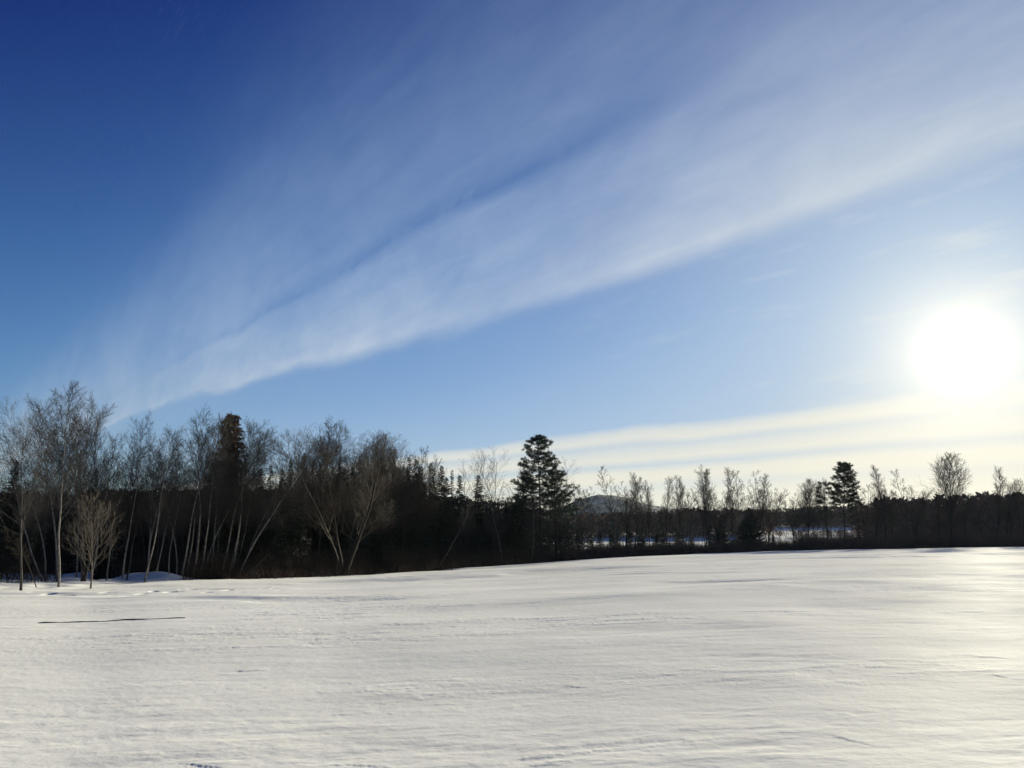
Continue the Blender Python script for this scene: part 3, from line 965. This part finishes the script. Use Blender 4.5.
o = far_wood('distant_wood', [(560, 420, 517), (640, 430, 515), (700, 440, 512), (770, 470, 513)], 420, 11, M['far_wood'], depth=70)
tag(o, 'dark distant wood below the hill, beyond the snowy far field', 'wood')
o = far_wood('distant_wood', [(760, 625, 511), (800, 630, 510), (880, 640, 507)], 260, 12, M['far_wood'], depth=80, conifer=.6)
tag(o, 'dark distant wood behind the open snow seen past the round-headed pine', 'wood')
o = far_wood('distant_wood', [(862, 345, 506), (900, 330, 504), (960, 320, 501), (1024, 315, 498), (1150, 310, 496)], 420, 13, M['far_wood'], depth=60, hm=(.6, 1.12))
tag(o, 'brown distant wood forming the solid dark band at the right', 'wood')
o = far_wood('distant_hedge', [(775, 452, 530.5), (800, 452, 530), (860, 452, 530)], 60, 14, M['far_wood'], depth=10, conifer=0)
tag(o, 'dark hedge line crossing the far snow field left of the round-headed pine', 'hedge')
o = far_wood('wooded_hillside', [(-120, 150, 492), (0, 150, 491), (120, 160, 490), (260, 190, 489), (330, 240, 492), (470, 300, 500), (560, 300, 512)], 1500, 15,
             M['hill_wood'], depth=300, conifer=.35, hm=(.35, 1.02))
tag(o, 'dark wooded hillside rising behind the left wood', 'wood')


# ------------------------------------------------------------------ distant hills
def hill(name, prof, rng_m, depth, mt, seed, rough=3.0):
    us = np.linspace(prof[0][0], prof[-1][0], 260)
    vs = np.interp(us, [p[0] for p in prof], [p[1] for p in prof])
    # soften
    for _ in range(8):
        vs[1:-1] = (vs[:-2] + 2 * vs[1:-1] + vs[2:]) / 4
    k = np.linspace(-1, 1, 60)
    V = np.zeros((60, 260, 3))
    for j, (u, v) in enumerate(zip(us, vs)):
        a, e = azel(u, v)
        top = EYE + rng_m * math.tan(e)
        for i, t in enumerate(k):
            r = rng_m + t * depth
            x, y = r * math.sin(a), r * math.cos(a)
            V[i, j] = (x, y, -8 + (top + 8) * (math.cos(t * math.pi / 2) ** 1.3 if abs(t) < 1 else 0))
    nz = fbm(V[..., 0] / 160, V[..., 1] / 160, seed, 5) * 10 + fbm(V[..., 0] / 25, V[..., 1] / 25, seed + 3, 3) * rough
    w = np.cos(k * math.pi / 2)[:, None] ** .5
    V[..., 2] += nz * w * np.clip((V[..., 2] + 8) / 60, 0, 1)
    return tag(link(name, mesh_from(name, V, grid_quads(60, 260)), mt), kind='structure')


mh, b, p = mat('wooded_snowy_hill_haze_tint')
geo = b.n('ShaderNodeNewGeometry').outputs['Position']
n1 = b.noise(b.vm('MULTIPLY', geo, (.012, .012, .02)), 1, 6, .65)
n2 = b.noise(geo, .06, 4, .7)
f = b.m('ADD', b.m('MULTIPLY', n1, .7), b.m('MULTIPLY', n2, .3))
b.put(p.inputs['Base Color'], b.ramp(f, [(.40, (.018, .026, .042)), (.52, (.045, .06, .09)), (.60, (.11, .135, .19)), (.70, (.26, .31, .40))]))  # wood and snow patches, with the blue of distant haze mixed into the colours
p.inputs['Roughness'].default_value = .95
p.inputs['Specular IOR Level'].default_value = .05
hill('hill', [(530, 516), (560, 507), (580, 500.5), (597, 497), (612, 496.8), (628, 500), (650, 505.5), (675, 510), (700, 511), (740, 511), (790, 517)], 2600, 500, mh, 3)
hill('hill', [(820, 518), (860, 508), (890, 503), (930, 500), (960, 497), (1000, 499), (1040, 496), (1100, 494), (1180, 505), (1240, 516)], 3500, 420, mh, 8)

# ------------------------------------------------------------------ pole lying on the snow
(ax, ay, _), (bx, by, _) = at(37, 27.2, 623), at(186, 29.6, 617.5)


def on_row(u, v):
    a, e = azel(u, v)
    rr = 20.0
    for _ in range(60):
        z = float(terrain(np.array([rr * math.sin(a)]), np.array([rr * math.cos(a)]), True)[0])
        rr = .5 * rr + .5 * (EYE - z) / math.tan(-e)
    return np.array([rr * math.sin(a), rr * math.cos(a)])


A_, B_ = on_row(38, 623), on_row(185, 618)
ts = np.linspace(0, 1, 40)
xy = A_[None] * (1 - ts[:, None]) + B_[None] * ts[:, None]
zz = terrain(xy[:, 0], xy[:, 1], True)
pl = np.polyfit(ts, zz, 3)
P = np.stack([xy[:, 0], xy[:, 1], np.maximum(np.polyval(pl, ts), zz - .02) + .006 + .035 * fbm(ts * 5, ts * 0, 3, 3)], -1)[None]
ge = Geo()
ge.tubes(P, (.010 + .005 * ts + .003 * np.sin(ts * 23))[None], 8)
tag(link('fallen_pole', ge.mesh('fallen_pole', M['pole'], True)), 'long thin dark pole lying on the snow in front of the left trees', 'pole')
# fallen stem leaning out of the wood
(x0, y0, z0), (x1, y1, z1) = at(243, 61.5, 580), at(271, 64, 575)
P, Rr = poly(np.array([[x0, y0, z0 + .05]]), np.array([[x1 - x0, y1 - y0, 1.6]]), np.array([3.4]), np.array([.07]), np.array([.03]), 8, .1, .05, np.random.default_rng(4))
ge = Geo()
ge.tubes(P, Rr, 7)
tag(link('fallen_tree', ge.mesh('fallen_tree', M['grey_bark'], True)), 'pale fallen trunk slanting up out of the snow right of leaning birches', 'fallen trunk')

# ------------------------------------------------------------------ haze
HZ = 4300
hv = [(x, y, z) for z in (-14, 130) for x, y in ((-HZ, -60), (HZ, -60), (HZ, HZ), (-HZ, HZ))]
hq = [(3, 2, 1, 0), (4, 5, 6, 7), (0, 1, 5, 4), (1, 2, 6, 5), (2, 3, 7, 6), (3, 0, 4, 7)]
hm = bpy.data.materials.new('haze')
hm.use_nodes = True
nt = hm.node_tree
nt.nodes.clear()
out = nt.nodes.new('ShaderNodeOutputMaterial')
vol = nt.nodes.new('ShaderNodeVolumePrincipled')
vol.inputs['Color'].default_value = (.68, .82, 1, 1)
vol.inputs['Density'].default_value = 3.4e-5
vol.inputs['Anisotropy'].default_value = .2
nt.links.new(vol.outputs[0], out.inputs['Volume'])
USE_HAZE = True
if USE_HAZE:
    tag(link('haze', mesh_from('haze', hv, hq), hm), kind='stuff')

# ------------------------------------------------------------------ sun and sky
EXPO = 1.03
E = 2 ** EXPO
sun = bpy.data.lights.new('sun', 'SUN')
sun.energy = 5.0
sun.angle = R(2.5)
sun.color = (1, .925, .69)
sun_o = bpy.data.objects.new('sun', sun)
COL.objects.link(sun_o)
sun_o.rotation_euler = SUN.to_track_quat('Z', 'Y').to_euler()

W = bpy.data.worlds.new('World')
S.world = W
W.use_nodes = True
nt = W.node_tree
b = NB(nt)
bg = nt.nodes['Background']
sky = b.n('ShaderNodeTexSky', sky_type='NISHITA')
sky.sun_disc = False
sky.sun_elevation = SUN_EL
sky.sun_rotation = SUN_AZ
sky.dust_density = .5
sky.ozone_density = 2
d = b.vm('NORMALIZE', b.n('ShaderNodeTexCoord').outputs['Generated'])
sep = b.n('ShaderNodeSeparateXYZ')
b.put(sep.inputs[0], d)
dz = b.m('MAXIMUM', sep.outputs[2], .002)
# clear sky: Nishita with its range compressed and its blue deepened
sc = b.n('ShaderNodeSeparateColor')
b.put(sc.inputs[0], sky.outputs[0])
chan = []
for i, (cap, off, gain, pw) in enumerate([(.40, .068, 1.02, 1.2), (.55, .115, 1.10, 1.0), (.62, .125, 1.60, 1.0)]):
    x = b.m('MULTIPLY', sc.outputs[i], .1)
    x = b.m('DIVIDE', x, b.m('POWER', b.m('ADD', 1, b.m('POWER', b.m('DIVIDE', x, cap), 3)), 1 / 3))
    x = b.m('MAXIMUM', b.m('SUBTRACT', x, off), .004)
    chan.append(b.m('MULTIPLY', b.m('POWER', x, pw), gain))
cc = b.n('ShaderNodeCombineColor')
for i in range(3):
    b.put(cc.inputs[i], chan[i])
clear = cc.outputs[0]
# angle from the sun
cosg = b.vm('DOT_PRODUCT', d, tuple(SUN))
gam = b.m('MULTIPLY', b.m('ARCCOSINE', b.m('MINIMUM', cosg, .999999)), 57.29578)
# cloud sheets: streaks that run to one point on the horizon
VP = azel(-110, 520)[0]
ta = (math.sin(VP), math.cos(VP), 0)
tb = (math.cos(VP), -math.sin(VP), 0)
al = b.vm('DOT_PRODUCT', d, ta)
ac = b.m('MAXIMUM', b.vm('DOT_PRODUCT', d, tb), .02)
q = b.m('DIVIDE', dz, ac)
rho = b.m('DIVIDE', al, ac)


def qpix(u, v):
    r_ = ray(u, v)
    return r_.z / (r_.x * tb[0] + r_.y * tb[1])


SKYQ = {k: qpix(*k) for k in [(280, 375), (520, 310), (760, 215), (1024, 110), (170, 365), (590, 130), (1024, 0), (1024, 405), (700, 450), (1024, 440),
                              (1024, 380), (1024, 470), (460, 455), (300, 100), (700, 0), (150, 200), (963, 352)]}
print({k: round(v, 3) for k, v in SKYQ.items()})
wv = b.comb(b.m('MULTIPLY', rho, 1.6), b.m('MULTIPLY', q, 5), 0)
warp = b.m('SUBTRACT', b.noise(wv, 1.0, 5, .55), .5)
q2 = b.m('ADD', q, b.m('MULTIPLY', warp, b.m('ADD', .012, b.m('MULTIPLY', q, .16))))
q3 = b.m('DIVIDE', q2, 3.0)
LOWB = [(0, .70), (.0147, .80), (.0187, .48), (.0227, .95), (.0273, .95), (.0313, .36), (.0347, .95), (.038, .95), (.042, .32), (.046, 1), (.0493, .95), (.0547, .08)]
TOP = [(.275, .20), (.367, .13), (.50, .075), (.67, .025), (.85, 0)]
EDGEB = [(.113, .02), (.143, .05), (.155, .66), (.17, .52), (.207, .40)]
lift = b.m('MULTIPLY', b.m('MINIMUM', b.m('MAXIMUM', b.m('SUBTRACT', rho, 1.4), 0), 3), b.ramp(q, [(.25, 0), (.40, .05), (.58, .05), (.78, 0)]))
q3 = b.m('SUBTRACT', q3, b.m('DIVIDE', lift, 3))
band_s = b.ramp(q3, LOWB + EDGEB + [(.238, .33), (.254, .02)] + TOP)
band_p = b.ramp(q3, LOWB + EDGEB + TOP)
air = b.m('MULTIPLY', b.m('EXPONENT', b.m('DIVIDE', dz, -.21)), b.m('SUBTRACT', 1, b.m('EXPONENT', b.m('DIVIDE', gam, -24))))
av = b.n('ShaderNodeVectorMath', operation='SCALE')
av.inputs[0].default_value = (.012, .085, .24)
b.put(av.inputs['Scale'], air)
clear = b.vm('ADD', clear, av.outputs[0])
clear = b.mix(b.m('MULTIPLY', b.m('EXPONENT', b.m('DIVIDE', dz, -.11)), b.m('MULTIPLY', b.m('EXPONENT', b.m('DIVIDE', gam, -28)), 1.5), clamp=True), clear, (.58, .62, .60, 1))
fib = b.noise(b.comb(b.m('MULTIPLY', rho, 2.2), b.m('MULTIPLY', q, 16), 3.1), 1.0, 8, .66, dist=.5)
puff = b.noise(b.comb(b.m('MULTIPLY', rho, 5.0), b.m('MULTIPLY', q, 8), 7.7), 1.0, 6, .6, dist=.5)
big = b.noise(b.comb(b.m('MULTIPLY', rho, 1.1), b.m('MULTIPLY', q, 2.2), 2.7), 1.0, 4, .55)
streak = b.m('MULTIPLY', b.ramp(b.m('DIVIDE', rho, 4), [(.14, .1), (.26, 1), (.75, 1), (1.0, .4)]), b.ramp(puff, [(.33, .35), (.50, .9)]))
band = b.mix(streak, band_p, band_s)
cr_ = lambda x, a, c: b.ramp(x, [(a, 0), (c, 1)])
tex = b.m('ADD', b.m('ADD', .10, b.m('MULTIPLY', cr_(fib, .32, .68), .60)), b.m('ADD', b.m('MULTIPLY', cr_(puff, .32, .68), .60), b.m('MULTIPLY', cr_(big, .34, .66), .75)))
lowmix = b.ramp(q, [(.13, 1), (.20, 0)])
tex = b.m('ADD', b.m('MULTIPLY', tex, b.m('SUBTRACT', .52, b.m('MULTIPLY', lowmix, .3))), b.m('ADD', .46, b.m('MULTIPLY', lowmix, .32)))
dens = b.m('MULTIPLY', b.m('MULTIPLY', band, b.ramp(b.m('DIVIDE', rho, 6), [(.40, 1), (.75, .40)])), tex, clamp=True)
dens = b.m('ADD', dens, b.m('MULTIPLY', b.m('MULTIPLY', b.ramp(b.m('DIVIDE', rho, 6), [(.20, 0), (.55, .26)]), b.ramp(b.m('DIVIDE', q, 3), [(.15, .3), (.25, 1), (.55, 0)])), b.m('ADD', .6, b.m('MULTIPLY', cr_(big, .34, .66), .6))), clamp=True)
wisp = b.ramp(b.noise(b.comb(b.m('MULTIPLY', rho, 5), b.m('MULTIPLY', q, 30), 1.3), 1.0, 5, .6), [(.53, 0), (.72, .34)])
dens = b.m('MAXIMUM', dens, b.m('MULTIPLY', wisp, b.ramp(b.m('DIVIDE', gam, 60), [(.1, 1), (.6, .1)])))
near = b.m('EXPONENT', b.m('DIVIDE', gam, -26))
low = b.m('EXPONENT', b.m('DIVIDE', dz, -.16))
ccol = b.mix(b.m('MULTIPLY', near, 1.2, clamp=True), (.235, .42, .73, 1), (.80, .81, .78, 1))
ccol = b.mix(b.m('MULTIPLY', low, 1.1, clamp=True), ccol, (.84, .80, .64, 1))
col = b.mix(dens, clear, ccol)
# aureole of the sun through thin cirrus
au = b.m('ADD', b.m('MULTIPLY', b.m('EXPONENT', b.m('MULTIPLY', b.m('POWER', b.m('DIVIDE', gam, 1.3), 2), -1)), 5.0),
         b.m('ADD', b.m('MULTIPLY', b.m('EXPONENT', b.m('DIVIDE', gam, -3.1)), .68), b.m('MULTIPLY', b.m('EXPONENT', b.m('DIVIDE', gam, -14)), .06)))
vmul = b.n('ShaderNodeVectorMath', operation='SCALE')
vmul.inputs[0].default_value = (1, .94, .72)
col = b.mix(b.m('MULTIPLY', b.m('EXPONENT', b.m('DIVIDE', gam, -6)), 1.1, clamp=True), col, (.80, .80, .74, 1))
b.put(vmul.inputs['Scale'], au)
col = b.vm('ADD', col, vmul.outputs[0])
hg = b.n('ShaderNodeVectorMath', operation='SCALE')
hg.inputs[0].default_value = (.46, .31, .07)
b.put(hg.inputs['Scale'], b.m('MULTIPLY', b.m('EXPONENT', b.m('DIVIDE', dz, -.06)), b.m('EXPONENT', b.m('DIVIDE', gam, -17))))
col = b.vm('ADD', col, hg.outputs[0])
fin = b.n('ShaderNodeVectorMath', operation='SCALE')
b.put(fin.inputs[0], col)
fin.inputs['Scale'].default_value = 1 / (E * .1)
b.put(bg.inputs[0], fin.outputs[0])
bg.inputs[1].default_value = .1

# ------------------------------------------------------------------ view
S.view_settings.view_transform = 'Standard'
S.view_settings.look = 'None'
S.view_settings.gamma = 1
S.view_settings.exposure = EXPO
S.view_settings.use_curve_mapping = False
S.cycles.max_bounces = 6
S.cycles.diffuse_bounces = 2
S.cycles.volume_bounces = 0
S.cycles.use_denoising = True
S.cycles.denoising_prefilter = 'ACCURATE'
S.cycles.use_adaptive_sampling = False
